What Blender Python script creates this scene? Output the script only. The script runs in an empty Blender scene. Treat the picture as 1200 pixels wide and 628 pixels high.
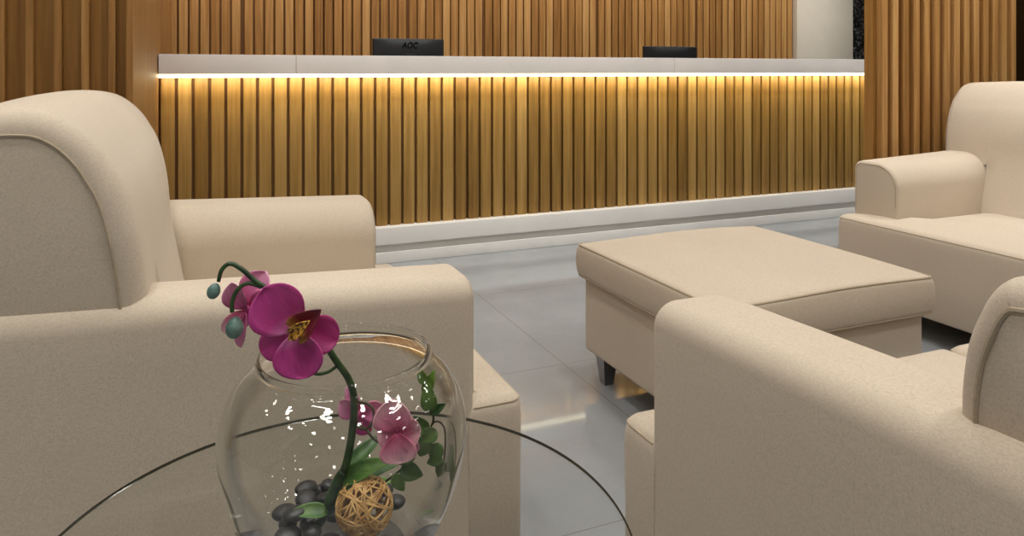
import bpy, bmesh, math, random
from mathutils import Vector, Matrix
random.seed(7)
C = bpy.context.scene.collection
K = 1.04            # all dimensions below are in camera heights; K metres each
PI = math.pi

# ------------------------------------------------------------------ camera frame
F = 869.0
FW = Vector((0.3875, 0.9219, 0)); RT = Vector((0.9219, -0.3875, 0)); UP = Vector((0, 0, 1))
def P(x, y, d):
    """point seen at photo position (x, y), d camera heights away along the lens axis"""
    return d * (FW + (x - 600) / F * RT) + Vector((0, 0, 1 + (82 - y) / F * d))

# ------------------------------------------------------------------ object helpers
def link(o, parent=None):
    C.objects.link(o)
    if parent: o.parent = parent
    return o

def thing(name, label, cat, loc=(0, 0, 0), rz=0, group=None):
    o = bpy.data.objects.new(name, None)
    o.empty_display_size = .1
    o.location = Vector(loc) * K; o.rotation_euler = (0, 0, rz)
    link(o)
    return tag(o, label, cat, group)

def tag(o, label, cat, group=None):
    o['label'] = label; o['category'] = cat
    if group: o['group'] = group
    return o

def build(name, vf, mats, parent=None, loc=(0, 0, 0), rz=0, sharp=35, midx=None, uvs=None):
    verts, faces = vf
    me = bpy.data.meshes.new(name)
    me.from_pydata([tuple(Vector(v) * K) for v in verts], [], faces)
    for m in (mats if isinstance(mats, (list, tuple)) else [mats]): me.materials.append(m)
    if midx: 
        for p, i in zip(me.polygons, midx): p.material_index = i
    if uvs:
        uv = me.uv_layers.new(name='UVMap')
        for lp in me.loops: uv.data[lp.index].uv = uvs[lp.vertex_index]
    bm = bmesh.new(); bm.from_mesh(me); bmesh.ops.recalc_face_normals(bm, faces=bm.faces); bm.to_mesh(me); bm.free()
    me.shade_smooth()
    if sharp: me.set_sharp_from_angle(angle=math.radians(sharp))
    o = bpy.data.objects.new(name, me)
    o.location = Vector(loc) * K; o.rotation_euler = (0, 0, rz)
    return link(o, parent)

def struct(name, vf, mats, **kw):
    o = build(name, vf, mats, **kw); o['kind'] = 'structure'; return o

def join(*parts):
    V, Fc = [], []
    for v, f in parts:
        n = len(V); V += [tuple(a) for a in v]; Fc += [tuple(i + n for i in q) for q in f]
    return V, Fc

def box(x0, x1, y0, y1, z0, z1):
    v = [(x, y, z) for z in (z0, z1) for y in (y0, y1) for x in (x0, x1)]
    return v, [(0, 2, 3, 1), (4, 5, 7, 6), (0, 1, 5, 4), (2, 6, 7, 3), (0, 4, 6, 2), (1, 3, 7, 5)]

def cbox(x0, x1, y0, y1, z0, z1, b=.004):
    """box with bevelled edges"""
    return rbox(((x0 + x1) / 2, (y0 + y1) / 2, (z0 + z1) / 2), ((x1 - x0) / 2, (y1 - y0) / 2, (z1 - z0) / 2), b, 2, 1)

def axis_samples(h, r, n, m):
    e = [r * math.tan(PI / 4 * i / n) for i in range(n + 1)]
    L = [-(h - r) - t for t in reversed(e)]
    M = [-(h - r) + 2 * (h - r) * i / m for i in range(1, m)]
    return L + M + [h - r + t for t in e]

def rbox(c, h, r, n=4, m=10, f=None):
    """box of half sizes h with rounded edges r; f deforms local points"""
    A = [axis_samples(h[i], r, n, m) for i in range(3)]
    idx, V, Q = {}, [], []
    def vid(i, j, k):
        key = (i, j, k)
        if key not in idx:
            p = Vector((A[0][i], A[1][j], A[2][k]))
            q = Vector([max(-(h[a] - r), min(h[a] - r, p[a])) for a in range(3)])
            d = p - q
            if d.length > 1e-9: p = q + d.normalized() * r
            if f: p = Vector(f(*p))
            idx[key] = len(V); V.append(tuple(p + Vector(c)))
        return idx[key]
    N = [len(a) - 1 for a in A]
    for a, b, cc in ((0, 1, 2), (1, 2, 0), (2, 0, 1)):
        for side in (0, N[cc]):
            for i in range(N[a]):
                for j in range(N[b]):
                    q = []
                    for di, dj in ((0, 0), (1, 0), (1, 1), (0, 1)):
                        t = [0, 0, 0]; t[a] = i + di; t[b] = j + dj; t[cc] = side
                        q.append(vid(*t))
                    Q.append(tuple(q))
    return V, Q

def offset(poly, d):
    """inset of a closed counter-clockwise polygon"""
    n = len(poly); out = []
    for i in range(n):
        a, b, c = Vector(poly[i - 1]), Vector(poly[i]), Vector(poly[(i + 1) % n])
        e1 = (b - a).normalized(); e2 = (c - b).normalized()
        n1 = Vector((-e1.y, e1.x)); n2 = Vector((-e2.y, e2.x))
        m = n1 + n2
        m = m / max(.35, m.dot(n1)) if m.length > 1e-6 else n1
        out.append(b + m * d)
    return out

def sweep(poly, stations, f):
    """rings of the 2D polygon: stations (t, inset); f(t, a, b) -> 3D point"""
    V, Q = [], []; n = len(poly)
    for t, ins in stations:
        for a, b in offset(poly, ins): V.append(tuple(f(t, a, b)))
    for s in range(len(stations) - 1):
        for i in range(n):
            j = (i + 1) % n
            Q.append((s * n + i, s * n + j, s * n + n + j, s * n + n + i))
    Q.append(tuple(range(n))[::-1]); Q.append(tuple((len(stations) - 1) * n + i for i in range(n)))
    return V, Q

def tube(pts, r, seg=8, closed=False, radii=None):
    pts = [Vector(p) for p in pts]; n = len(pts); V, Q = [], []
    prev = None
    for i, p in enumerate(pts):
        if closed: t = pts[(i + 1) % n] - pts[i - 1]
        else: t = pts[min(i + 1, n - 1)] - pts[max(i - 1, 0)]
        t.normalize()
        if prev is None:
            u = t.orthogonal().normalized()
        else:
            u = prev - t * prev.dot(t)
            u = u.normalized() if u.length > 1e-6 else t.orthogonal().normalized()
        prev = u; w = t.cross(u); rr = radii[i] if radii else r
        for k in range(seg):
            a = 2 * PI * k / seg
            V.append(tuple(p + (u * math.cos(a) + w * math.sin(a)) * rr))
    for i in range(n if closed else n - 1):
        j = (i + 1) % n
        for k in range(seg):
            l = (k + 1) % seg
            Q.append((i * seg + k, i * seg + l, j * seg + l, j * seg + k))
    if not closed:
        Q.append(tuple(range(seg))[::-1]); Q.append(tuple((n - 1) * seg + k for k in range(seg)))
    return V, Q

def spline(pts, n=10):
    """Catmull-Rom through the points"""
    pts = [Vector(p) for p in pts]; out = []
    for i in range(len(pts) - 1):
        p0 = pts[max(i - 1, 0)]; p1 = pts[i]; p2 = pts[i + 1]; p3 = pts[min(i + 2, len(pts) - 1)]
        for k in range(n):
            t = k / n
            out.append(.5 * ((2 * p1) + (p2 - p0) * t + (2 * p0 - 5 * p1 + 4 * p2 - p3) * t * t + (3 * p1 - p0 - 3 * p2 + p3) * t ** 3))
    out.append(pts[-1]); return out

def lathe(prof, seg=64, c=(0, 0)):
    """surface of revolution of (r, z) points; r 0 at an end closes it"""
    V, Q, rings = [], [], []
    for r, z in prof:
        if r < 1e-6:
            rings.append([len(V)]); V.append((c[0], c[1], z))
        else:
            rings.append(list(range(len(V), len(V) + seg)))
            V += [(c[0] + r * math.cos(2 * PI * k / seg), c[1] + r * math.sin(2 * PI * k / seg), z) for k in range(seg)]
    for a, b in zip(rings, rings[1:]):
        for k in range(seg):
            l = (k + 1) % seg
            if len(a) == 1: Q.append((a[0], b[k], b[l]))
            elif len(b) == 1: Q.append((a[k], a[l], b[0]))
            else: Q.append((a[k], a[l], b[l], b[k]))
    return V, Q

def frustum(c, h0, h1, z0, z1):
    x, y = c
    v = [(x + sx * h, y + sy * h, z) for h, z in ((h0, z0), (h1, z1)) for sx, sy in ((-1, -1), (1, -1), (1, 1), (-1, 1))]
    return v, [(3, 2, 1, 0), (4, 5, 6, 7)] + [(i, (i + 1) % 4, 4 + (i + 1) % 4, 4 + i) for i in range(4)]

# ------------------------------------------------------------------ materials
def lin(c):
    return tuple(((v / 255) / 12.92 if v <= 10 else (((v / 255) + .055) / 1.055) ** 2.4) for v in c) + (1,)

class Nt:
    def __init__(s, name):
        s.m = bpy.data.materials.new(name); s.m.use_nodes = True
        s.t = s.m.node_tree; s.b = s.t.nodes['Principled BSDF']; s.out = s.t.nodes['Material Output']
    def n(s, typ, **kw):
        x = s.t.nodes.new(typ)
        for k, v in kw.items():
            if k in x.inputs: x.inputs[k].default_value = v
            else: setattr(x, k, v)
        return x
    def l(s, a, b): s.t.links.new(a, b)
    def set(s, **kw):
        for k, v in kw.items(): s.b.inputs[k.replace('_', ' ')].default_value = v
    def noise(s, scale, detail=2, rough=.5, src=None, stretch=(1, 1, 1), rot=(0, 0, 0)):
        tc = s.n('ShaderNodeTexCoord'); mp = s.n('ShaderNodeMapping')
        mp.inputs['Scale'].default_value = stretch; mp.inputs['Rotation'].default_value = rot
        s.l(tc.outputs[src or 'Object'], mp.inputs['Vector'])
        nz = s.n('ShaderNodeTexNoise'); nz.inputs['Scale'].default_value = scale
        nz.inputs['Detail'].default_value = detail; nz.inputs['Roughness'].default_value = rough
        s.l(mp.outputs[0], nz.inputs['Vector']); return nz.outputs['Fac']
    def ramp(s, fac, stops):
        r = s.n('ShaderNodeValToRGB'); e = r.color_ramp.elements
        while len(e) < len(stops): e.new(.5)
        for el, (p, c) in zip(e, stops): el.position = p; el.color = c
        s.l(fac, r.inputs[0]); return r.outputs[0]
    def mix(s, fac, a, b, mode='MIX'):
        x = s.n('ShaderNodeMix', data_type='RGBA', blend_type=mode)
        for sock, v in ((x.inputs[0], fac), (x.inputs[6], a), (x.inputs[7], b)):
            if hasattr(v, 'is_output'): s.l(v, sock)
            else: sock.default_value = v
        return x.outputs[2]
    def math(s, op, a, b=None):
        x = s.n('ShaderNodeMath', operation=op)
        for i, v in enumerate((a, b)):
            if v is None: continue
            if hasattr(v, 'is_output'): s.l(v, x.inputs[i])
            else: x.inputs[i].default_value = v
        return x.outputs[0]
    def bump(s, h, strength, dist):
        b = s.n('ShaderNodeBump'); b.inputs['Strength'].default_value = strength; b.inputs['Distance'].default_value = dist
        s.l(h, b.inputs['Height']); s.l(b.outputs[0], s.b.inputs['Normal'])

def plain(name, col, rough=.5, metal=0, noise=0):
    t = Nt(name); t.set(Base_Color=lin(col), Roughness=rough, Metallic=metal)
    if noise:
        nz = t.noise(6, 4)
        a = tuple(v * (1 - noise) for v in lin(col)[:3]) + (1,); b = tuple(min(1, v * (1 + noise)) for v in lin(col)[:3]) + (1,)
        t.l(t.ramp(nz, [(.3, a), (.7, b)]), t.b.inputs['Base Color'])
    return t.m

def fabric_mat(name, col):
    t = Nt(name)
    a = t.noise(1, 2, .6, stretch=(220, 220, 1000)); b = t.noise(1, 2, .6, stretch=(1000, 1000, 220)); c = t.noise(4, 3)
    w = t.math('MULTIPLY', t.math('ADD', a, b), .5)
    base = lin(col)
    d = tuple(v * .80 for v in base[:3]) + (1,); e = tuple(min(1, v * 1.12) for v in base[:3]) + (1,)
    colr = t.ramp(w, [(.34, d), (.5, base), (.66, e)])
    colr = t.mix(.35, colr, t.ramp(c, [(.3, (.88, .87, .85, 1)), (.7, (1, 1, 1, 1))]), 'MULTIPLY')
    t.l(colr, t.b.inputs['Base Color'])
    t.set(Roughness=.95, Sheen_Weight=.15, Sheen_Roughness=.6, Specular_IOR_Level=.15)
    t.bump(w, .3, .0007)
    return t.m

def wood_mat(name, dark, mid, light, rough=.45):
    t = Nt(name)
    g = t.noise(1, 5, .62, stretch=(46, 46, 1.6)); p = t.noise(1, 2, .5, stretch=(190, 190, 5))
    geo = t.n('ShaderNodeNewGeometry')
    isl = geo.outputs['Random Per Island']
    v = t.math('ADD', t.math('MULTIPLY', g, .75), t.math('MULTIPLY', isl, .3))
    v = t.math('ADD', v, t.math('MULTIPLY', p, .12))
    c = t.ramp(v, [(.32, lin(dark)), (.58, lin(mid)), (.86, lin(light))])
    t.l(c, t.b.inputs['Base Color']); t.set(Roughness=rough, Specular_IOR_Level=.35)
    t.bump(g, .15, .002)
    return t.m

def thin_glass(name, tint, edge, ior=1.45, power=3.0, gloss=1.0, bend=False):
    """a thin pane: clear straight through, mirror by Fresnel, tinted more where the sight line runs longer in the glass"""
    t = Nt(name); t.t.nodes.remove(t.b)
    lw = t.n('ShaderNodeLayerWeight'); lw.inputs['Blend'].default_value = .5
    f = t.math('POWER', lw.outputs['Facing'], power)
    tr = t.n('ShaderNodeBsdfTransparent'); t.l(t.mix(f, tint, edge), tr.inputs['Color'])
    gl = t.n('ShaderNodeBsdfGlossy'); gl.inputs['Roughness'].default_value = .015
    fr = t.math('ADD', t.math('MULTIPLY', t.math('POWER', lw.outputs['Facing'], 5), .9), .04)
    mx = t.n('ShaderNodeMixShader'); t.l(t.math('MULTIPLY', fr, gloss), mx.inputs[0]); t.l(tr.outputs[0], mx.inputs[1]); t.l(gl.outputs[0], mx.inputs[2])
    last = mx.outputs[0]
    if bend:                                               # where the wall is met at a slant it refracts visibly
        gs = t.n('ShaderNodeBsdfGlass'); gs.inputs['Roughness'].default_value = 0; gs.inputs['IOR'].default_value = 1.45
        gs.inputs['Color'].default_value = (.985, .99, .99, 1)
        mr = t.n('ShaderNodeMapRange', interpolation_type='SMOOTHSTEP'); t.l(lw.outputs['Facing'], mr.inputs[0])
        mr.inputs[1].default_value = .42; mr.inputs[2].default_value = .72
        m2 = t.n('ShaderNodeMixShader'); t.l(mr.outputs[0], m2.inputs[0]); t.l(last, m2.inputs[1]); t.l(gs.outputs[0], m2.inputs[2]); last = m2.outputs[0]
    t.l(last, t.out.inputs['Surface'])
    return t.m

M = {}
M['fabric'] = fabric_mat('cream_linen', (203, 189, 170))
M['fabric_seam'] = fabric_mat('cream_linen_piping', (178, 163, 140))
M['wood'] = wood_mat('oak_slat', (126, 86, 42), (172, 127, 72), (208, 166, 108))
M['wood_counter'] = wood_mat('oak_counter_slat', (112, 81, 33), (148, 113, 56), (178, 143, 83))
M['wood_shaded'] = wood_mat('oak_recess_shade', (104, 70, 28), (146, 104, 50), (178, 132, 72))  # oak darkened: recess shade between the battens put into the colour
M['backing'] = plain('dark_oak_backing', (112, 76, 36), .7)
M['white'] = plain('white_solid_surface', (222, 214, 206), .35, noise=.03)
M['plinth'] = plain('white_plinth', (226, 222, 216), .4, noise=.02)
M['wall_white'] = plain('painted_plaster', (214, 207, 192), .8, noise=.03)
M['ceiling'] = plain('ceiling_paint', (225, 222, 216), .9)
M['silver'] = plain('brushed_metal', (150, 150, 152), .35, 1)
M['black_plastic'] = plain('black_plastic', (26, 27, 30), .45)
M['black_gloss'] = plain('black_gloss', (4, 4, 5), .2)
M['dark_wood'] = plain('dark_desk', (70, 46, 24), .5)
t = Nt('led_diffuser'); t.set(Base_Color=(1, .9, .6, 1), Emission_Color=lin((255, 244, 205)), Emission_Strength=5.0); M['led'] = t.m
t = Nt('led_tape'); t.set(Base_Color=(1, .9, .6, 1), Emission_Color=lin((255, 246, 216)), Emission_Strength=44.0); M['led_tape'] = t.m
# polished floor tiles
t = Nt('polished_floor_tile')
tc = t.n('ShaderNodeTexCoord'); sp = t.n('ShaderNodeSeparateXYZ'); t.l(tc.outputs['Object'], sp.inputs[0])
T = .832 * K; g = []
for ax, o in ((0, 1.14 * K), (1, 2.257 * K)):
    fr = t.math('FRACT', t.math('ADD', t.math('DIVIDE', t.math('SUBTRACT', sp.outputs[ax], o), T), 100.5))
    g.append(t.math('LESS_THAN', t.math('ABSOLUTE', t.math('SUBTRACT', fr, .5)), .0016))
joint = t.math('MAXIMUM', g[0], g[1])
nz = t.noise(2.2, 5, .6); n2 = t.noise(60, 3)
tile = t.ramp(nz, [(.3, lin((139, 142, 145))), (.7, lin((154, 157, 160)))])
tile = t.mix(.12, tile, t.ramp(n2, [(.3, (.7, .7, .7, 1)), (.7, (1, 1, 1, 1))]), 'MULTIPLY')
t.l(t.mix(joint, tile, lin((118, 114, 110))), t.b.inputs['Base Color'])
t.set(Specular_IOR_Level=.36, Roughness=.05); t.bump(n2, .01, .001)
M['floor'] = t.m
t = Nt('black_marble'); nz = t.noise(38, 6, .75)
t.l(t.ramp(nz, [(.5, lin((10, 10, 11))), (.72, lin((190, 188, 186)))]), t.b.inputs['Base Color']); t.set(Roughness=.3); M['marble'] = t.m
M['bowl_glass'] = thin_glass('bowl_glass', (.985, .99, .985, 1), (.84, .84, .86, 1), power=6.0, gloss=1.0, bend=True)
M['table_glass'] = thin_glass('table_glass', (.985, .99, .987, 1), (.95, .97, .955, 1), power=5, gloss=.5)
t = Nt('glass_cut_edge'); t.set(Base_Color=lin((66, 66, 52)), Roughness=.12); M['glass_edge'] = t.m

def petal_mat(name, inner, mid, outer):
    t = Nt(name)
    uv = t.n('ShaderNodeTexCoord'); sp = t.n('ShaderNodeSeparateXYZ'); t.l(uv.outputs['UV'], sp.inputs[0])
    vein = t.noise(1, 3, .6, src='UV', stretch=(3, 26, 1))
    c = t.ramp(sp.outputs[0], [(0, lin(inner)), (.35, lin(mid)), (1, lin(outer))])
    c = t.mix(.55, c, t.ramp(vein, [(.35, (.62, .5, .6, 1)), (.65, (1, 1, 1, 1))]), 'MULTIPLY')
    t.l(c, t.b.inputs['Base Color']); t.set(Roughness=.55, Subsurface_Weight=.15, Subsurface_Scale=.004, Sheen_Weight=.1)
    return t.m
M['magenta'] = petal_mat('magenta_petal', (214, 130, 180), (188, 58, 138), (192, 66, 146))
M['magenta_dark'] = petal_mat('dark_magenta_petal', (130, 24, 74), (160, 36, 104), (180, 54, 128))
M['pink'] = petal_mat('pink_petal', (190, 70, 130), (206, 110, 158), (226, 160, 190))
M['pale'] = petal_mat('pale_pink_petal', (200, 70, 120), (222, 130, 160), (232, 190, 196))
M['lip_red'] = petal_mat('dark_red_lip', (196, 150, 50), (130, 20, 46), (92, 8, 34))
t = Nt('yellow_throat'); nz = t.noise(260, 2)
t.l(t.ramp(nz, [(.47, lin((214, 164, 60))), (.57, lin((86, 28, 20)))]), t.b.inputs['Base Color']); M['throat'] = t.m
def leafy(name, a, b, sc=60):
    t = Nt(name); nz = t.noise(sc, 3)
    t.l(t.ramp(nz, [(.35, lin(a)), (.65, lin(b))]), t.b.inputs['Base Color']); t.set(Roughness=.4); return t.m
M['stem'] = leafy('green_stem', (26, 48, 26), (58, 88, 44))
M['twig'] = leafy('dark_twig', (44, 34, 24), (70, 64, 36))
M['leaf'] = leafy('leaf_green', (44, 84, 28), (104, 142, 54), 40)
M['ivy'] = leafy('ivy_green', (32, 66, 32), (70, 108, 48), 40)
M['bud'] = leafy('bud_teal', (70, 104, 98), (128, 156, 146), 50)
M['pebble'] = leafy('black_pebble', (22, 21, 22), (56, 54, 54), 30)
M['rattan'] = leafy('rattan_cane', (176, 128, 66), (226, 184, 116), 80)

# ------------------------------------------------------------------ the room
struct('floor', box(-3.2, 6.4, -3.2, 6.2, -.06, 0), M['floor'], sharp=30)
struct('ceiling', box(-3.2, 6.4, -3.2, 6.2, 2.6, 2.68), M['ceiling'])

def slat_row(x0, x1, pitch, w, yf, depth, z0, z1):
    """vertical battens, fronts at y = yf, standing on a backing that starts at yf + depth"""
    out = []; n = max(1, int(round((x1 - x0) / pitch)))
    p = (x1 - x0) / n
    for i in range(n):
        xc = x0 + (i + .5) * p
        out.append(cbox(xc - w / 2, xc + w / 2, yf, yf + depth + .004, z0, z1, .0022))
    return out

def slat_build(name, slats, backs, mat, back_mat, parent=None):
    a = join(*slats); b = join(*backs)
    return build(name, join(a, b), [mat, back_mat], parent=parent, midx=[0] * len(a[1]) + [1] * len(b[1]))

# slatted wall behind the counter, in panels with dark grooves between them
edges = [-.62, .271, 1.453, 2.07, 3.094, 4.108, 5.235]
sl = []
for a, b in zip(edges, edges[1:]): sl += slat_row(a + .008, b - .008, .068, .055, 5.5, .015, 0, 2.6)
o = slat_build('wall_back', sl, [box(-.7, 5.24, 5.517, 5.64, 0, 2.6)], M['wood'], M['backing']); o['kind'] = 'structure'
o = struct('wall_back_pillar', cbox(5.242, 5.96, 5.46, 5.9, 0, 2.6, .006), M['wall_white'])
struct('wall_back_marble', join(cbox(5.962, 6.265, 5.6, 5.75, 0, 2.6, .004)), M['marble'])
struct('wall_right', join(box(6.27, 6.35, -3.2, 6.2, 0, 2.6)), M['black_gloss'])
# slatted wall on the left with its plain return board
sl = slat_row(-2.3, -.202, .067, .019, 2.42, .03, 0, 2.6)
sl.append(cbox(-.2, -.18, 2.42, 5.49, 0, 2.6, .003))
o = slat_build('wall_left', sl, [box(-2.3, -.201, 2.452, 2.53, 0, 2.6)], M['wood'], M['wood_shaded']); o['kind'] = 'structure'
# slatted fin on the right
sl = slat_row(2.8, 3.745, .067, .036, 2.42, .028, 0, 2.6)
o = slat_build('wall_front_fin', sl, [box(2.797, 3.748, 2.452, 2.5, 0, 2.6)], M['wood'], M['wood_shaded']); o['kind'] = 'structure'

# ------------------------------------------------------------------ reception counter
ct = thing('reception_counter', 'long oak-slatted reception counter with white top and glowing strip under it', 'counter', (0, 0, 0))
CX0, CX1 = -.176, 5.1
slabs = [cbox(a, b - .0012, 3.73, 4.02, .981, 1.0725, .002) for a, b in ((CX0, .43), (.43, 2.63), (2.63, CX1))]
build('countertop', join(*slabs), M['white'], ct)
sl = slat_row(CX0, CX1, .0725, .058, 3.82, .02, .188, .9805)
slat_build('slat_front', sl, [box(CX0, CX1, 3.842, 3.95, .188, .98)], M['wood_counter'], M['backing'], ct)
ls = build('light_strip', box(CX0, CX1, 3.740, 3.744, .964, .9805), M['led'], ct)
build('led_tape', box(CX0, CX1, 3.746, 3.75, .967, .978), M['led_tape'], ls)
build('plinth', join(cbox(CX0, CX1, 3.77, 3.97, .098, .188, .003)), M['plinth'], ct)
build('skirting', join(cbox(CX0, CX1, 3.782, 3.96, 0, .058, .003), cbox(CX0, CX1, 3.794, 3.96, .055, .0985, .006)), M['plinth'], ct)
build('work_desk', cbox(CX0, CX1, 3.96, 4.62, .69, .72, .003), M['dark_wood'], ct)
for xd in (CX0, CX1 - .03): build('desk_panel', cbox(xd, xd + .03, 3.96, 4.6, 0, .69, .003), M['dark_wood'], ct)

def monitor(label, x0, x1, ztop, logo):
    cx = (x0 + x1) / 2; w = (x1 - x0) / 2
    m = thing('computer_monitor', label, 'monitor', (cx, 4.3, .72))
    zt = ztop - .72
    def puff(x, y, z):                                     # slightly bellied back shell
        if y < 0: y -= .012 * max(0, 1 - (x / (w * .8)) ** 4) * max(0, 1 - (z / .125) ** 6)
        return x, y, z
    build('housing', rbox((0, .012, zt - .13), (w, .014, .13), .006, 3, 14, puff), M['black_plastic'], m)
    build('screen', box(-w + .012, w - .012, .0262, .0275, zt - .245, zt - .016), M['black_gloss'], m)
    build('neck', cbox(-.035, .035, -.03, .002, .01, zt - .09, .006), M['black_plastic'], m)
    build('foot', lathe([(0, 0), (.1, 0), (.1, .008), (.09, .012), (0, .012)], 32), M['black_plastic'], m)
    if logo:
        cu = bpy.data.curves.new('logo', 'FONT'); cu.body = 'AOC'; cu.size = .054 * K; cu.extrude = .0015 * K; cu.shear = .22
        cu.align_x = 'CENTER'; cu.align_y = 'CENTER'; cu.space_character = 1.02; cu.offset = .0012
        tmp = bpy.data.objects.new('logo', cu); C.objects.link(tmp)
        bpy.context.view_layer.update()
        me = bpy.data.meshes.new_from_object(tmp.evaluated_get(bpy.context.evaluated_depsgraph_get()))
        C.objects.unlink(tmp); bpy.data.objects.remove(tmp)
        me.materials.clear(); me.materials.append(M['black_gloss'])
        lo = bpy.data.objects.new('logo', me); lo.scale = (.78, 1, 1); lo.location = Vector((0, -.0145, zt - .042)) * K; lo.rotation_euler = (PI / 2, 0, 0)
        link(lo, m); lo['label'] = 'glossy black maker logo lettering'
    else:
        arc = [Vector((.105 * math.cos(a), -.006, zt - .145 + .105 * math.sin(a))) for a in [PI * (.2 + .6 * i / 24) for i in range(25)]]
        build('rear_rib', tube(arc, .0018, 6), M['silver'], m)
    return m
monitor('black monitor seen from behind over the counter, lettered back, left of two', .928, 1.36, 1.186, True)
monitor('black monitor showing only its upper edge behind the counter, right of two', 2.783, 3.219, 1.163, False)

# ------------------------------------------------------------------ upholstered seating
SEAT_Z, BASE_Z = .404, .092
def arc(cx, cz, r, a0, a1, n):
    return [(cx + r * math.cos(math.radians(a0 + (a1 - a0) * i / n)), cz + r * math.sin(math.radians(a0 + (a1 - a0) * i / n))) for i in range(n + 1)]

def round_st(t0, t1, r, n=5, mid=6, both=True):
    """stations along an extrusion whose ends are rounded by r"""
    s = []
    for i in range(n + 1):
        a = PI / 2 * i / n; s.append((t0 + r * (1 - math.sin(a)), r * (1 - math.cos(a))))
    s = [(t0 + r * (1 - math.cos(PI / 2 * i / n)), r * (1 - math.sin(PI / 2 * i / n))) for i in range(n + 1)]
    e = [(t1 - (t - t0), ins) for t, ins in reversed(s)]
    m = [(t0 + r + (t1 - t0 - 2 * r) * i / mid, 0) for i in range(1, mid)]
    return s + m + e

def seat_block(t, x0, x1, xa, wf, wi, y_off=0, name='seat'):
    """upholstered block: front strip of half width wf from xa to x1 (front), inner half width wi back to x0"""
    r = .03
    def crown(hx, hy, amt):
        def f(x, y, z):
            if z > 0: z += amt * max(0, 1 - (x / hx) ** 2) * max(0, 1 - (y / hy) ** 2)
            return x, y, z
        return f
    zc, zh = (SEAT_Z + BASE_Z) / 2, (SEAT_Z - BASE_Z) / 2
    a = rbox(((xa + x1) / 2, y_off, zc), ((x1 - xa) / 2, wf, zh), r, 4, 10)
    return a

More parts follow.
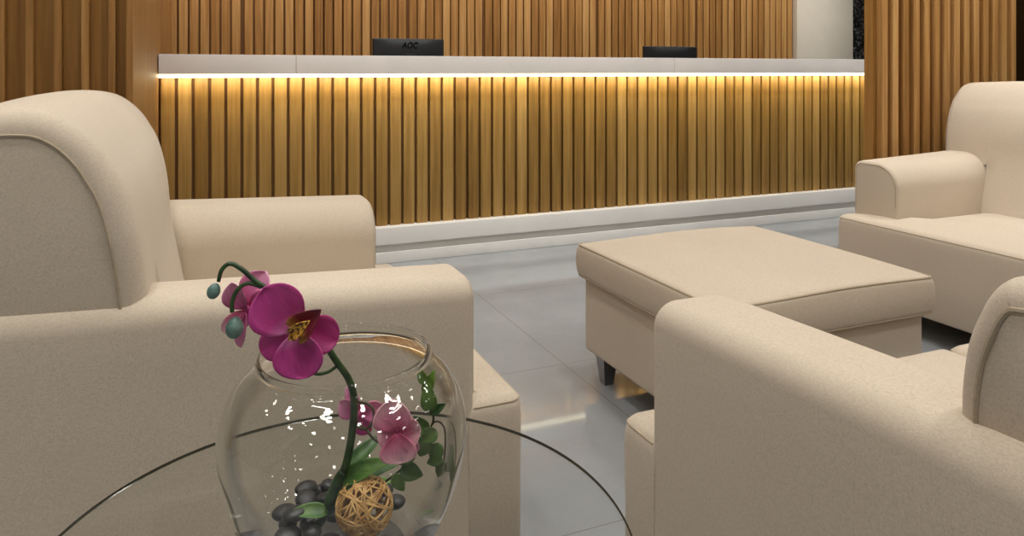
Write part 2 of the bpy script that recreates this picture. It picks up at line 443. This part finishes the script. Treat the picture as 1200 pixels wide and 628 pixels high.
def make_seat(label, cat, name, loc, rz, W, seats, back, ot=None):
    """W: overall width.  local +x is the front, front edge at x = 0"""
    t = thing(name, label, cat, loc, rz)
    hw = W / 2; aw = .215; xa = -.1; xb = -1.0
    # --- seats: T-shaped blocks with the front ends reaching past the arms
    n = seats; iw = hw - aw
    for k in range(n):
        y0 = -iw + 2 * iw * k / n; y1 = -iw + 2 * iw * (k + 1) / n
        fy0 = -hw if k == 0 else y0; fy1 = hw if k == n - 1 else y1
        g = .0015 if n > 1 else 0
        fy0 += g if k else 0; fy1 -= g if k < n - 1 else 0; y0 += g if k else -.004; y1 -= g if k < n - 1 else -.004
        # outline counter-clockwise seen from above
        r = .03
        pts = []
        def corner(cx, cy, a0):
            return [(cx + r * math.cos(math.radians(a0 + 90 * i / 6)), cy + r * math.sin(math.radians(a0 + 90 * i / 6))) for i in range(7)]
        pts += corner(-r, fy1 - r, 0)[0:0]
        pts += corner(-r, fy0 + r, -90) + corner(-r, fy1 - r, 0)
        if fy1 > y1 + .02: pts += [(xa - .01, fy1), (xa - .01, y1)]
        pts += [(-.66, y1), (-.66, y0)]
        if fy0 < y0 - .02: pts += [(xa - .01, y0), (xa - .01, fy0)]
        mz = (SEAT_Z + BASE_Z) / 2
        st = []
        for i in range(7):
            a = PI / 2 * i / 6; st.append((BASE_Z + .012 * (1 - math.sin(a)), .012 * (1 - math.cos(a))))
        st = [(BASE_Z, .012), (BASE_Z + .004, .004), (BASE_Z + .012, 0), (mz, 0), (SEAT_Z - .05, -.0015), (SEAT_Z - r, 0)]
        for i in range(1, 7):
            a = PI / 2 * i / 6; st.append((SEAT_Z - r + r * math.sin(a), r * (1 - math.cos(a))))
        cy, hy = (y0 + y1) / 2, (y1 - y0) / 2
        V, Q = sweep(pts, st, lambda tt, a, b: (a, b, tt))
        Q = Q[:-1]
        # crowned top: inner rings shrinking to the middle
        top = [Vector((v[0], v[1])) for v in V[-len(pts):]]; N0 = len(V) - len(pts); np_ = len(pts)
        cen = Vector((-.34, cy))
        rings = 6; last = N0
        for q in range(1, rings):
            s = q / rings; nb = len(V)
            for p in top:
                pp = p.lerp(cen, s)
                zz = SEAT_Z + .016 * math.sin(PI / 2 * s)
                V.append((pp.x, pp.y, zz))
            for i in range(np_):
                j = (i + 1) % np_
                Q.append((last + i, last + j, nb + j, nb + i))
            last = nb
        V.append((cen.x, cen.y, SEAT_Z + .016))
        for i in range(np_): Q.append((last + i, last + (i + 1) % np_, len(V) - 1))
        s_ = build('seat', (V, Q), M['fabric'], t, sharp=50)
        # piping along the top edge of the front
        off = offset(pts, .004)
        a0, a1 = 0, 14
        path = [(p[0], p[1], SEAT_Z - .0145) for p in off[a0:a1]]
        if k == 0 and fy0 < y0 - .02: path = [(xa, fy0 + .004, SEAT_Z - .0145)] + path
        if k == n - 1 and fy1 > y1 + .02: path = path + [(xa, fy1 - .004, SEAT_Z - .0145)]
        build('piping', tube(path, .0018, 6), M['fabric_seam'], s_)
    # --- arms
    for sg in (-1, 1):
        o_, i_ = hw, hw - aw
        zt = .645
        prof = [(o_, BASE_Z)] + [(o_ - .003 * 0, z) for z in (.25, .42, .54)] + arc(o_ - .042, zt - .042, .042, 0, 90, 7) + \
               arc(i_ + .105, zt - .105, .105, 90, 180, 9) + [(i_, .46), (i_, .36), (i_ + .02, BASE_Z)]
        def place(tt, a, b, sg=sg):
            k = (tt - xb) / (xa - xb)                        # 0 at the back, 1 at the front
            z = b + (.014 - .036 * k) * max(0, (b - .35) / .295)
            bow = .004 * math.sin(PI * min(1, max(0, k)))
            return (tt, sg * (a - bow * (1 if a > hw - .1 else 0)), z)
        ar = build('arm', sweep(prof, round_st(xb, xa, .014, 4, 10), place), M['fabric'], t, sharp=50)
        pf = offset(prof, .012)
        path = [place(xa - .001, a, b) for a, b in pf if b > .40]
        build('piping', tube(path, .0026, 6), M['fabric_seam'], ar)
    # --- back: upper part overhanging the arms, lower part between them
    prof, zb, ow = back['prof'], back['zb'], hw + back.get('over', 0)
    rb = back['r']; nf = back['nf']
    prof = [(v_.x, v_.y) for v_ in spline([(a, b, 0) for a, b in prof[:nf]], 4)] + prof[nf:]
    crown = back['crown']
    def pb(tt, a, b):
        s = max(0, 1 - (abs(tt) / ow) ** 2.2)
        k = max(0, (b - zb) / (back['top'] - zb))
        bulge = .016 * s * math.sin(PI * min(1, k + .1)) if a > back['mid'] else 0
        if b < .66:                                        # between the arms the back runs down behind the seat
            q = (.66 - b) / .06
            if abs(tt) < iw: b -= q * .24; a += q * ((back['foot'] - prof[0][0]) if a > back['mid'] else 0)
        ty = tt * (1 - .018 * max(0, 1 - (max(b, .62) - .62) / .12)) if abs(tt) > iw + .01 else tt
        return (a + bulge, ty, b + crown * s * k * k)
    st_ = round_st(-ow, ow, rb, 7, 16)
    st_ = sorted(st_ + [(q, 0) for q in (-iw - .001, -iw + .001, iw - .001, iw + .001)])
    up = sweep(prof, st_, pb)
    front = prof[0]
    bk = build('backrest', up, M['fabric'], t, sharp=55)
    off = offset(prof, rb)
    for sg in (-1, 1):
        path = [pb(sg * ow, a, b) for a, b in off if b > .61]
        build('piping', tube([Vector(p) for p in path if p[2] > .6], .0028, 6), M['fabric_seam'], bk)
    # --- feet
    for x in (-.14, -.9):
        for y in (-hw + .1, hw - .1):
            build('leg', frustum((x, y), .017, .026, 0, BASE_Z + .012), M['silver'], t)
    return t

# D-shaped back of the armchairs (x, z), counter-clockwise from the front foot
ARM_BACK = dict(prof=[(-.628, .60), (-.634, .66), (-.640, .71), (-.649, .76), (-.664, .815), (-.682, .852), (-.70, .882), (-.731, .915), (-.771, .937), (-.825, .941),
                      (-.88, .931), (-.94, .908), (-.99, .87), (-1.02, .81), (-1.035, .74), (-1.04, .60), (-.9, .60), (-.75, .60)],
                zb=.64, top=.941, r=.036, crown=.014, mid=-.8, foot=-.575, nf=15, over=-.012)
SOFA_BACK = dict(prof=[(-.589, .60), (-.592, .66), (-.603, .715), (-.618, .754), (-.628, .775), (-.641, .791), (-.662, .800), (-.74, .806), (-.86, .806), (-.93, .80), (-.965, .78),
                       (-.98, .73), (-.98, .60), (-.85, .60), (-.7, .60)],
                 zb=.645, top=.806, r=.027, crown=.006, mid=-.8, foot=-.575, nf=12, over=-.034)
make_seat('cream linen armchair with high rounded back, seen close from its side, beside the glass table', 'armchair', 'armchair',
          (.555, 1.768, 0), 0, 1.024, 1, ARM_BACK)
make_seat('cream linen armchair facing left in front of the slatted fin, beyond the footstool', 'armchair', 'armchair',
          (2.437, 1.81, 0), PI, 1.024, 1, dict(ARM_BACK, over=.006))
make_seat('cream linen sofa facing the counter, its broad near arm filling the lower right corner', 'sofa', 'sofa',
          (1.492, 1.127, 0), PI / 2, 1.63, 2, SOFA_BACK)

# ------------------------------------------------------------------ footstool
OX, OY = 1.502, 1.797
ot = thing('footstool', 'large square cream linen footstool with silver legs in front of counter', 'footstool', (OX, OY, 0))
build('body', rbox((0, 0, .211), (.345, .345, .121), .012, 3, 6), M['fabric'], ot)
LH = (.362, .362, .056); LZ = .381
def lid(x, y, z):
    ex, ey = x / LH[0], y / LH[1]
    s = max(0, 1 - ex * ex) * max(0, 1 - ey * ey)
    if z > 0: z += .014 * s ** .6 + .003 * math.sin(9 * x + 1) * (1 - s) - .004 * (abs(ex * ey)) ** 6
    k = 1 - (z / LH[2]) ** 2 if abs(z) < LH[2] else 0
    x += .008 * k * (1 if x > 0 else -1) * (abs(ex) > .9); y += .008 * k * (1 if y > 0 else -1) * (abs(ey) > .9)
    return x, y, z
ld = build('cushion_top', rbox((0, 0, LZ), LH, .016, 5, 14, lid), M['fabric'], ot, sharp=60)
def rr_path(hx, hy, r, z, n=10):
    out = []
    for cx, cy, a0 in ((hx - r, hy - r, 0), (-hx + r, hy - r, 90), (-hx + r, -hy + r, 180), (hx - r, -hy + r, 270)):
        out += [(cx + r * math.cos(math.radians(a0 + 90 * i / 6)), cy + r * math.sin(math.radians(a0 + 90 * i / 6)), z) for i in range(7)]
    full = []
    for i in range(len(out)):
        a, b = Vector(out[i]), Vector(out[(i + 1) % len(out)])
        m = 1 if (b - a).length < .05 else n
        full += [a.lerp(b, k / m) for k in range(m)]
    return full
up_path = [Vector((p.x, p.y, p.z + .003 * math.sin(9 * p.x + 1))) for p in rr_path(.3605, .3605, .014, LZ + .050)]
build('piping', tube(up_path, .0035, 7, closed=True), M['fabric_seam'], ld)
build('piping', tube(rr_path(.3605, .3605, .014, LZ - .050), .0035, 7, closed=True), M['fabric_seam'], ld)
for sx in (-1, 1):
    for sy in (-1, 1):
        build('leg', frustum((sx * .305, sy * .27), .016, .026, 0, .096), M['silver'], ot)

# ------------------------------------------------------------------ glass side table
TX, TY, TZ, TR = .142, .819, .48, .322
tb = thing('side_table', 'round clear glass side table with dark cut edge beside the armchair', 'table', (TX, TY, 0))
v, f = lathe([(0, TZ - .0045), (TR - .001, TZ - .0045), (TR, TZ - .0038), (TR, TZ - .001), (TR - .001, TZ), (0, TZ)], 160)
V3 = [Vector(a) for a in v]
mi = [1 if all((Vector((V3[i].x, V3[i].y)).length > TR - .0015) for i in q) else 0 for q in f]
build('glass_top', (v, f), [M['table_glass'], M['glass_edge']], tb, midx=mi, sharp=30)
build('pedestal', lathe([(0, TZ - .0048), (.07, TZ - .0048), (.07, TZ - .014), (.022, TZ - .02), (.018, TZ - .05), (.018, .04), (.03, .02), (0, .02)], 40), M['silver'], tb)
build('base', lathe([(0, 0), (.17, 0), (.17, .012), (.16, .018), (.04, .022), (0, .022)], 48), M['silver'], tb)

# ------------------------------------------------------------------ bowl
BZ = TZ
outer = [(0, 0), (.074, 0), (.086, .006), (.103, .028), (.1175, .056), (.1275, .088), (.132, .118), (.1305, .146), (.124, .17), (.113, .189), (.101, .2015), (.0945, .207), (.0925, .2105), (.0938, .2135), (.0942, .2165), (.0928, .2195), (.0905, .2205)]
inner = [(.0882, .2195), (.087, .2165), (.0878, .2125), (.0895, .2075), (.098, .198), (.110, .186), (.121, .167), (.1275, .145), (.129, .118), (.1245, .089), (.1145, .058), (.1, .036), (.088, .026), (.07, .0235), (0, .0235)]
def dens(pr):
    return [tuple(p) for p in spline([(a, b, 0) for a, b in pr], 12)]
low = lambda z: z if z < .12 else .12 + (z - .12) * .925
o2 = [(p[0], low(p[1])) for p in dens(outer)]; i2 = [(p[0], low(p[1])) for p in dens(inner)]
bowl = build('glass_bowl', lathe([(max(0, r) if k else 0, z) for k, (r, z) in enumerate(o2)] + [(max(0, r), z) for r, z in i2], 200), M['bowl_glass'], None, loc=(TX + .004, TY - .001, BZ), sharp=60)
tag(bowl, 'large round clear glass bowl holding pebbles and orchid on the glass table', 'bowl')
FLZ = BZ + .0235       # inner floor of the bowl

# pebbles
def pebble(rx, ry, rz, seed):
    rnd = random.Random(seed)
    bm = bmesh.new(); bmesh.ops.create_icosphere(bm, subdivisions=3, radius=1)
    ph = [rnd.uniform(0, 6) for _ in range(6)]
    for v_ in bm.verts:
        c = v_.co
        k = 1 + .08 * math.sin(2.1 * c.x + ph[0]) + .07 * math.sin(2.6 * c.y + ph[1]) + .05 * math.sin(3 * c.z + ph[2])
        v_.co = Vector((c.x * rx * k, c.y * ry * k, c.z * rz))
    vs = [tuple(v_.co) for v_ in bm.verts]; fs = [tuple(v_.index for v_ in f_.verts) for f_ in bm.faces]
    bm.free(); return vs, fs
rnd = random.Random(3); placed = []
def try_place(cx, cy, z, r):
    for (x, y, zz, rr) in placed:
        if abs(zz - z) < .012 and math.hypot(cx - x, cy - y) < (r + rr) * .86: return False
    placed.append((cx, cy, z, r)); return True
spots = []
for _ in range(2500):
    a, q = rnd.uniform(0, 2 * PI), .068 * math.sqrt(rnd.random())
    x, y = q * math.cos(a), q * math.sin(a)
    r = rnd.uniform(.0095, .0165)
    wx = Vector((x, y, 0))
    lat, dep = wx.dot(RT), wx.dot(FW)
    if (lat - .034) ** 2 + (dep + .012) ** 2 < .040 ** 2: continue        # the ball's place
    if (lat + .018) ** 2 + (dep + .01) ** 2 < .012 ** 2: continue         # the stem's place
    if try_place(x, y, FLZ + .0075, r): spots.append((x, y, FLZ + .0075, r, 0))
for _ in range(1500):
    a, q = rnd.uniform(0, 2 * PI), .058 * math.sqrt(rnd.random())
    x, y = q * math.cos(a), q * math.sin(a); r = rnd.uniform(.011, .0155)
    wx = Vector((x, y, 0)); lat, dep = wx.dot(RT), wx.dot(FW)
    if lat > -.012 or dep < -.02: continue
    if (lat + .018) ** 2 + (dep + .01) ** 2 < .018 ** 2: continue
    if try_place(x, y, FLZ + .0215, r): spots.append((x, y, FLZ + .0215, r, 1))
for i, (x, y, z, r, lv) in enumerate(spots):
    pb_ = build('pebble', pebble(r, r * rnd.uniform(.75, 1), .0072, i), M['pebble'], None, loc=(TX + x, TY + y, z), rz=rnd.uniform(0, 6), sharp=0)
    if lv: pb_.rotation_euler = (rnd.uniform(-.35, .35), rnd.uniform(-.35, .35), rnd.uniform(0, 6))
    tag(pb_, 'small smooth black pebble lying on the bottom inside the glass bowl', 'pebble', 'black pebbles in the glass bowl')

# rattan ball
BR = .0312
bc = P(427, 597, .79); bc.z = FLZ + BR + .0005
rings = []; rr = random.Random(11)
for i in range(30):
    nrm = Vector((rr.gauss(0, 1), rr.gauss(0, 1), rr.gauss(0, 1))).normalized()
    u = nrm.orthogonal().normalized(); w = nrm.cross(u)
    off = rr.uniform(-.55, .55) * BR; rad = math.sqrt(BR * BR - off * off) - .0014 - .0012 * rr.random()
    rings.append(tube([nrm * off + (u * math.cos(a) + w * math.sin(a)) * rad for a in [2 * PI * k / 36 for k in range(36)]], .0012, 5, closed=True))
ball = build('rattan_ball', join(*rings), M['rattan'], None, loc=bc, sharp=0)
tag(ball, 'woven rattan ball resting among the pebbles inside the glass bowl', 'ball')

# ------------------------------------------------------------------ orchid
def petal(L, W, cup=.15, bend=.1, tip=1.0, base=.35, ruffle=0, nt=12, ns=10, ph=0, rnd_tip=False):
    """grid in local (x along the petal, y across, z up); returns verts, faces, uvs"""
    V, Q, U = [], [], []
    for i in range(nt + 1):
        t = math.sin(PI / 2 * i / nt)
        if rnd_tip:                                        # broad petal with a round end
            m = .56
            prof = math.sqrt(max(0, 1 - ((t - m) / (1 - m)) ** 2)) if t > m else base * .5 + (1 - base * .5) * math.sin(PI / 2 * t / m) ** .8
        else:
            prof = (math.sin(PI * (base * .32 + (1 - base * .32) * t ** .8) ** tip)) ** .8 if t < 1 else 0
        prof = max(prof, .03)
        for j in range(ns + 1):
            s = -1 + 2 * j / ns
            y = W / 2 * s * prof
            z = cup * W * (s * s) * prof - bend * L * t * t + ruffle * W * math.sin(5 * s + 4 * t + ph) * t
            V.append((L * t + .05 * L * prof * (1 - s * s) * 0, y, z)); U.append((t, .5 + .5 * s))
    for i in range(nt):
        for j in range(ns):
            a = i * (ns + 1) + j; Q.append((a, a + 1, a + ns + 2, a + ns + 1))
    return V, Q, U

def sheet(name, pet, origin, direction, normal, mat, parent, base, thick=.0009, sharp=0):
    """place a petal or leaf: local x to direction, local z to normal (world axes), relative to base"""
    V, Q, U = pet
    d = direction.normalized(); nr = (normal - d * normal.dot(d)).normalized(); sd = nr.cross(d)
    org = Vector(origin) - Vector(base)
    W = [tuple(org + d * v_[0] + sd * v_[1] + nr * v_[2]) for v_ in V]
    o_ = build(name, (W, Q), mat, parent, sharp=sharp, uvs=U)
    md = o_.modifiers.new('thickness', 'SOLIDIFY'); md.thickness = thick * K; md.offset = 0
    return o_

def dirn(ang, tilt=0):
    """direction at ang degrees in the picture's plane, tilted toward the viewer by tilt degrees"""
    a, b = math.radians(ang), math.radians(tilt)
    return (RT * math.cos(a) + UP * math.sin(a)) * math.cos(b) - FW * math.sin(b)

SB = P(369, 640, .80); SB.z = FLZ + .002
orch = thing('orchid_spray', 'magenta orchid spray with drooping buds standing in the glass bowl', 'orchid', SB)
def rel(pts): return [Vector(p) - SB for p in pts]
main = spline([SB, P(384, 598, .80), P(402, 556, .80), P(412, 512, .798), P(415, 470, .795), P(409, 445, .787), P(394, 423, .776), P(376, 396, .768), P(352, 366, .762),
               P(322, 344, .757), P(300, 330, .754), P(284, 316, .752), P(270, 309, .75), P(260, 316, .748), P(256, 330, .747)], 8)
n_ = len(main)
stem = build('stem', tube(rel(main), .003, 8, radii=[.0030 * (1 - i / n_) + .0019 for i in range(n_)]), M['stem'], orch, sharp=0)
br = spline([P(306, 336, .755), P(290, 332, .752), P(278, 340, .75), P(272, 354, .748), P(272, 366, .747)], 8)
build('side_stem', tube(rel(br), .0022, 7), M['stem'], orch, sharp=0)
build('side_stem', tube(rel(spline([P(396, 428, .778), P(384, 436, .772), P(370, 438, .766), P(356, 430, .760), P(350, 400, .755)], 8)), .0018, 7), M['stem'], orch, sharp=0)
build('side_stem', tube(rel(spline([P(415, 470, .795), P(424, 472, .785), P(432, 474, .78), P(438, 482, .778), P(436, 496, .778), P(428, 503, .78), P(418, 500, .783)], 8)), .0014, 7), M['twig'], orch, sharp=0)
build('side_stem', tube(rel(spline([P(415, 496, .797), P(428, 502, .79), P(436, 512, .785), P(446, 518, .78), P(458, 508, .776)], 8)), .0014, 7), M['twig'], orch, sharp=0)
# nodes and sheath on the stem
build('sheath', tube(rel(spline([P(386, 592, .80), P(396, 566, .80), P(403, 552, .80)], 6)), .0062, 9, radii=[.0062, .0066, .007, .007, .0072, .007, .0068, .0066, .0064, .006, .006, .0056, .005]), M['stem'], orch, sharp=0)
def bud(c, r, ang, mat):
    a = dirn(ang); u = a.orthogonal().normalized(); w = a.cross(u)
    V, Q = lathe([(0, -1.25)] + [(math.cos(b) * (1 if b < 0 else 1 - .15 * math.sin(b)), 1.25 * math.sin(b)) for b in [math.radians(-80 + 16 * i) for i in range(11)]] + [(0, 1.3)], 20)
    W = [tuple(c - SB + (u * x + w * y + a * z) * r) for x, y, z in V]
    return build('bud', (W, Q), mat, orch, sharp=0)
bud(P(250.5, 341, .746), .0066, 70, M['bud'])
bud(P(275, 384, .746), .0088, 80, M['bud'])

def flower(c, petals, face, lip=None, col=(None,)):
    """c: centre; petals: (angle, tilt, length, width, cup, bend, mat)"""
    core = bmesh.new(); bmesh.ops.create_uvsphere(core, u_segments=12, v_segments=8, radius=.0045)
    vs = [tuple(v_.co + c - SB) for v_ in core.verts]; fs = [tuple(v_.index for v_ in f_.verts) for f_ in core.faces]; core.free()
    fl = build('flower', (vs, fs), M[col[0] or 'magenta'], orch, sharp=0)
    for i, (ang, tilt, L, W, cup, bend, mat, dz) in enumerate(petals):
        sheet('petal', petal(L, W, cup, bend, ruffle=.025, ph=i, rnd_tip=True), c - FW * dz + dirn(ang) * .002, dirn(ang, tilt), face, M[mat], fl, SB)
    return fl
px = .00088
# the large front bloom
fc = P(349, 386, .752)
face = (-FW + UP * .25 - RT * .1)
px = .00079
fl = flower(fc, [(126, 12, 66 * px, 74 * px, .16, .16, 'magenta', .004), (282, 14, 56 * px, 66 * px, .16, .12, 'magenta', .005),
                 (214, -6, 60 * px, 42 * px, .12, .05, 'magenta', -.003), (345, -4, 50 * px, 50 * px, .14, .06, 'magenta_dark', -.002)], face)
sheet('lip', petal(48 * px, 36 * px, .28, -.05, base=.7, tip=.85), fc + dirn(40) * .001 - FW * .009, dirn(42, 10), -FW + UP * .25, M['lip_red'], fl, SB)
sheet('throat', petal(34 * px, 17 * px, .35, .1, base=.8), fc - FW * .0135 + dirn(205) * .002, dirn(42, 22), -FW + UP * .3, M['throat'], fl, SB)
sheet('throat', petal(15 * px, 12 * px, .35, .1, base=.8), fc - FW * .012 + dirn(30) * .004, dirn(222, 16), -FW + UP * .3, M['throat'], fl, SB)
px = .00088
# pink bloom behind it, turned away
flower(P(290, 362, .768), [(68, -5, 44 * px, 40 * px, .2, .1, 'pink', 0), (118, 10, 34 * px, 34 * px, .25, .1, 'pink', .003), (20, 0, 30 * px, 34 * px, .15, .1, 'pink', 0),
                           (222, 10, 34 * px, 18 * px, .25, .05, 'pale', .002), (262, 8, 40 * px, 16 * px, .3, .05, 'pink', .004), (250, -8, 20 * px, 20 * px, .2, .1, 'pink', -.002)], -FW - RT * .4, col=('pink',))
# blooms inside the bowl
px = .00077
flower(P(466, 503, .775), [(100, 14, 42 * px, 52 * px, .3, .2, 'pale', .004), (282, 12, 38 * px, 50 * px, .3, .15, 'pale', .006), (180, 5, 26 * px, 40 * px, .25, .2, 'pale', .002),
                           (0, 8, 28 * px, 44 * px, .25, .25, 'pale', .003), (305, 0, 40 * px, 26 * px, .2, .1, 'pink', -.002)], -FW, col=('pink',))
px = .00088
flower(P(421, 486, .80), [(150, 5, 26 * px, 24 * px, .25, .2, 'pink', 0), (20, 5, 28 * px, 26 * px, .25, .2, 'pink', 0), (290, 5, 24 * px, 22 * px, .2, .2, 'magenta', 0), (115, 0, 34 * px, 16 * px, .2, .1, 'pink', -.003)], -FW, col=('pink',))
# leaves of the orchid
for (x, y, d, ang, tilt, L, W, bend, mat) in [(402, 566, .795, 38, 5, 64, 26, .35, 'leaf'), (404, 570, .80, 28, -10, 84, 20, .28, 'leaf'), (392, 578, .80, 45, 15, 56, 18, .2, 'leaf'),
                                              (384, 600, .795, 168, 14, 46, 20, .15, 'leaf'), (398, 580, .83, 14, -10, 70, 22, .1, 'leaf'), (400, 560, .81, 50, -20, 70, 22, .3, 'ivy')]:
    sheet('leaf', petal(L * px, W * px, .18, bend, base=.3), P(x, y, d), dirn(ang, tilt), -FW * .6 + UP, M[mat], orch, SB)

# ivy sprig against the right side of the bowl
VB = P(402, 590, .835); VB.z = FLZ + .002
ivy = thing('ivy_sprig', 'leafy green sprig curling up the right side inside the glass bowl', 'sprig', VB)
vine = spline([VB, P(425, 580, .838), P(455, 562, .83), P(480, 540, .812), P(498, 512, .795), P(508, 492, .79), P(503, 478, .79), P(497, 462, .79), P(497, 448, .79)], 8)
build('stem', tube([p - VB for p in vine], .0013, 6), M['twig'], ivy, sharp=0)
v2 = spline([P(500, 509, .79), P(510, 494, .788), P(520, 500, .786), P(522, 520, .785), P(520, 540, .785)], 8)
build('side_stem', tube([p - VB for p in v2], .0010, 6), M['twig'], ivy, sharp=0)
for (x, y, d, ang, L, W, mat) in [(504, 482, .786, 96, 34, 20, 'leaf'), (503, 484, .79, 30, 22, 12, 'ivy'), (500, 506, .786, 130, 24, 18, 'ivy'), (500, 512, .786, 250, 26, 22, 'ivy'),
                                  (512, 505, .785, 210, 24, 18, 'ivy'), (516, 520, .784, 240, 24, 18, 'ivy'), (518, 536, .784, 200, 20, 14, 'ivy'), (498, 462, .79, 70, 30, 14, 'leaf'),
                                  (498, 450, .79, 110, 20, 12, 'leaf'), (520, 540, .784, 250, 22, 14, 'ivy'), (470, 548, .786, 340, 28, 22, 'ivy'), (462, 556, .788, 300, 24, 16, 'leaf'), (486, 534, .788, 190, 30, 16, 'leaf')]:
    sheet('leaf', petal(L * px, W * px, .15, .2, base=.3), P(x, y, d), dirn(ang, 5), -FW + UP * .3, M[mat], ivy, VB, thick=.0007)

# ------------------------------------------------------------------ light
def area(name, loc, power, size, color, rot=(0, 0, 0), shape='DISK', size_y=None, spread=PI):
    l_ = bpy.data.lights.new(name, 'AREA'); l_.energy = power; l_.shape = shape; l_.size = size * K
    if size_y: l_.size_y = size_y * K
    l_.color = color; l_.spread = spread
    o_ = bpy.data.objects.new(name, l_); o_.location = Vector(loc) * K; o_.rotation_euler = rot
    C.objects.link(o_); return o_
WARM = (1, .93, .84); NEUT = (1, .965, .91); COOL = (.95, .985, 1)
for i in range(9):
    for j in range(7):
        y = -2.4 + .85 * j
        area('downlight', (-2.2 + .85 * i + .12 * (j % 2), y, 2.57), 1.0 if y < 0 else 1.9, .085, NEUT, spread=math.radians(85))
        if (i + j) % 2: area('downlight_lens', (-2.2 + .85 * i + .12 * (j % 2), y, 2.565), 3.0, .15, NEUT)
for x in (.1, .9, 1.7, 2.5, 3.3, 4.1, 4.9):
    area('counter_fill', (x, 2.75, 2.57), 4.2, .1, COOL, rot=(math.radians(24), 0, 0), spread=math.radians(85))  # added row of fill lamps to brighten the counter front
for x in (.2, 1.3, 2.4, 3.5, 4.6):
    area('wall_washer', (x, 4.75, 2.57), 12, .12, WARM, rot=(math.radians(14), 0, 0), spread=math.radians(140))
area('pillar_fill', (5.5, 4.5, 2.57), 4.5, .1, NEUT, rot=(math.radians(32), 0, 0), spread=math.radians(80))  # added fill lamp that lifts the white pillar
for x in (2.75, 3.3, 3.85):
    area('fin_fill', (x, 1.75, 2.57), 1.9, .1, WARM, rot=(math.radians(22), 0, 0), spread=math.radians(80))  # added fill lamps that brighten the slatted fin
for y in (1.2, 2.0):
    area('seating_fill', (1.7, y, 2.57), 1.7, .1, COOL, rot=(0, math.radians(-38), 0), spread=math.radians(60))  # added fill lamps aimed at the right armchair's back
area('seating_fill', (1.0, 1.8, 2.57), 1.5, .1, NEUT, rot=(0, math.radians(36), 0), spread=math.radians(60))  # added fill lamp aimed at the left armchair
area('linear_light', (-.5, .5, 2.57), 8, .08, NEUT, rot=(0, 0, .5), shape='RECTANGLE', size_y=.6)
area('linear_light', (1.5, .3, 2.57), 8, .08, NEUT, rot=(0, 0, -.3), shape='RECTANGLE', size_y=.6)

w = bpy.data.worlds.new('lobby_surroundings'); bpy.context.scene.world = w; w.use_nodes = True
bg = w.node_tree.nodes['Background']; bg.inputs[0].default_value = (1, .88, .70, 1); bg.inputs[1].default_value = .08

# ------------------------------------------------------------------ camera
cam = bpy.data.cameras.new('camera'); co = bpy.data.objects.new('camera', cam); C.objects.link(co)
cam.sensor_fit = 'HORIZONTAL'; cam.sensor_width = 36; cam.lens = F / 1200 * 36
cam.shift_y = -(314 - 82) / 1200; cam.clip_start = .02
co.location = (0, 0, K); co.rotation_euler = (PI / 2, 0, -math.atan2(FW.x, FW.y))
sc = bpy.context.scene; sc.camera = co
sc.view_settings.view_transform = 'Standard'; sc.view_settings.look = 'None'
sc.view_settings.gamma = 1; sc.view_settings.use_curve_mapping = False
sc.view_settings.exposure = -.33
sc.cycles.max_bounces = 10; sc.cycles.transparent_max_bounces = 24; sc.cycles.diffuse_bounces = 4
sc.cycles.caustics_reflective = False; sc.cycles.caustics_refractive = False; sc.cycles.sample_clamp_indirect = 6
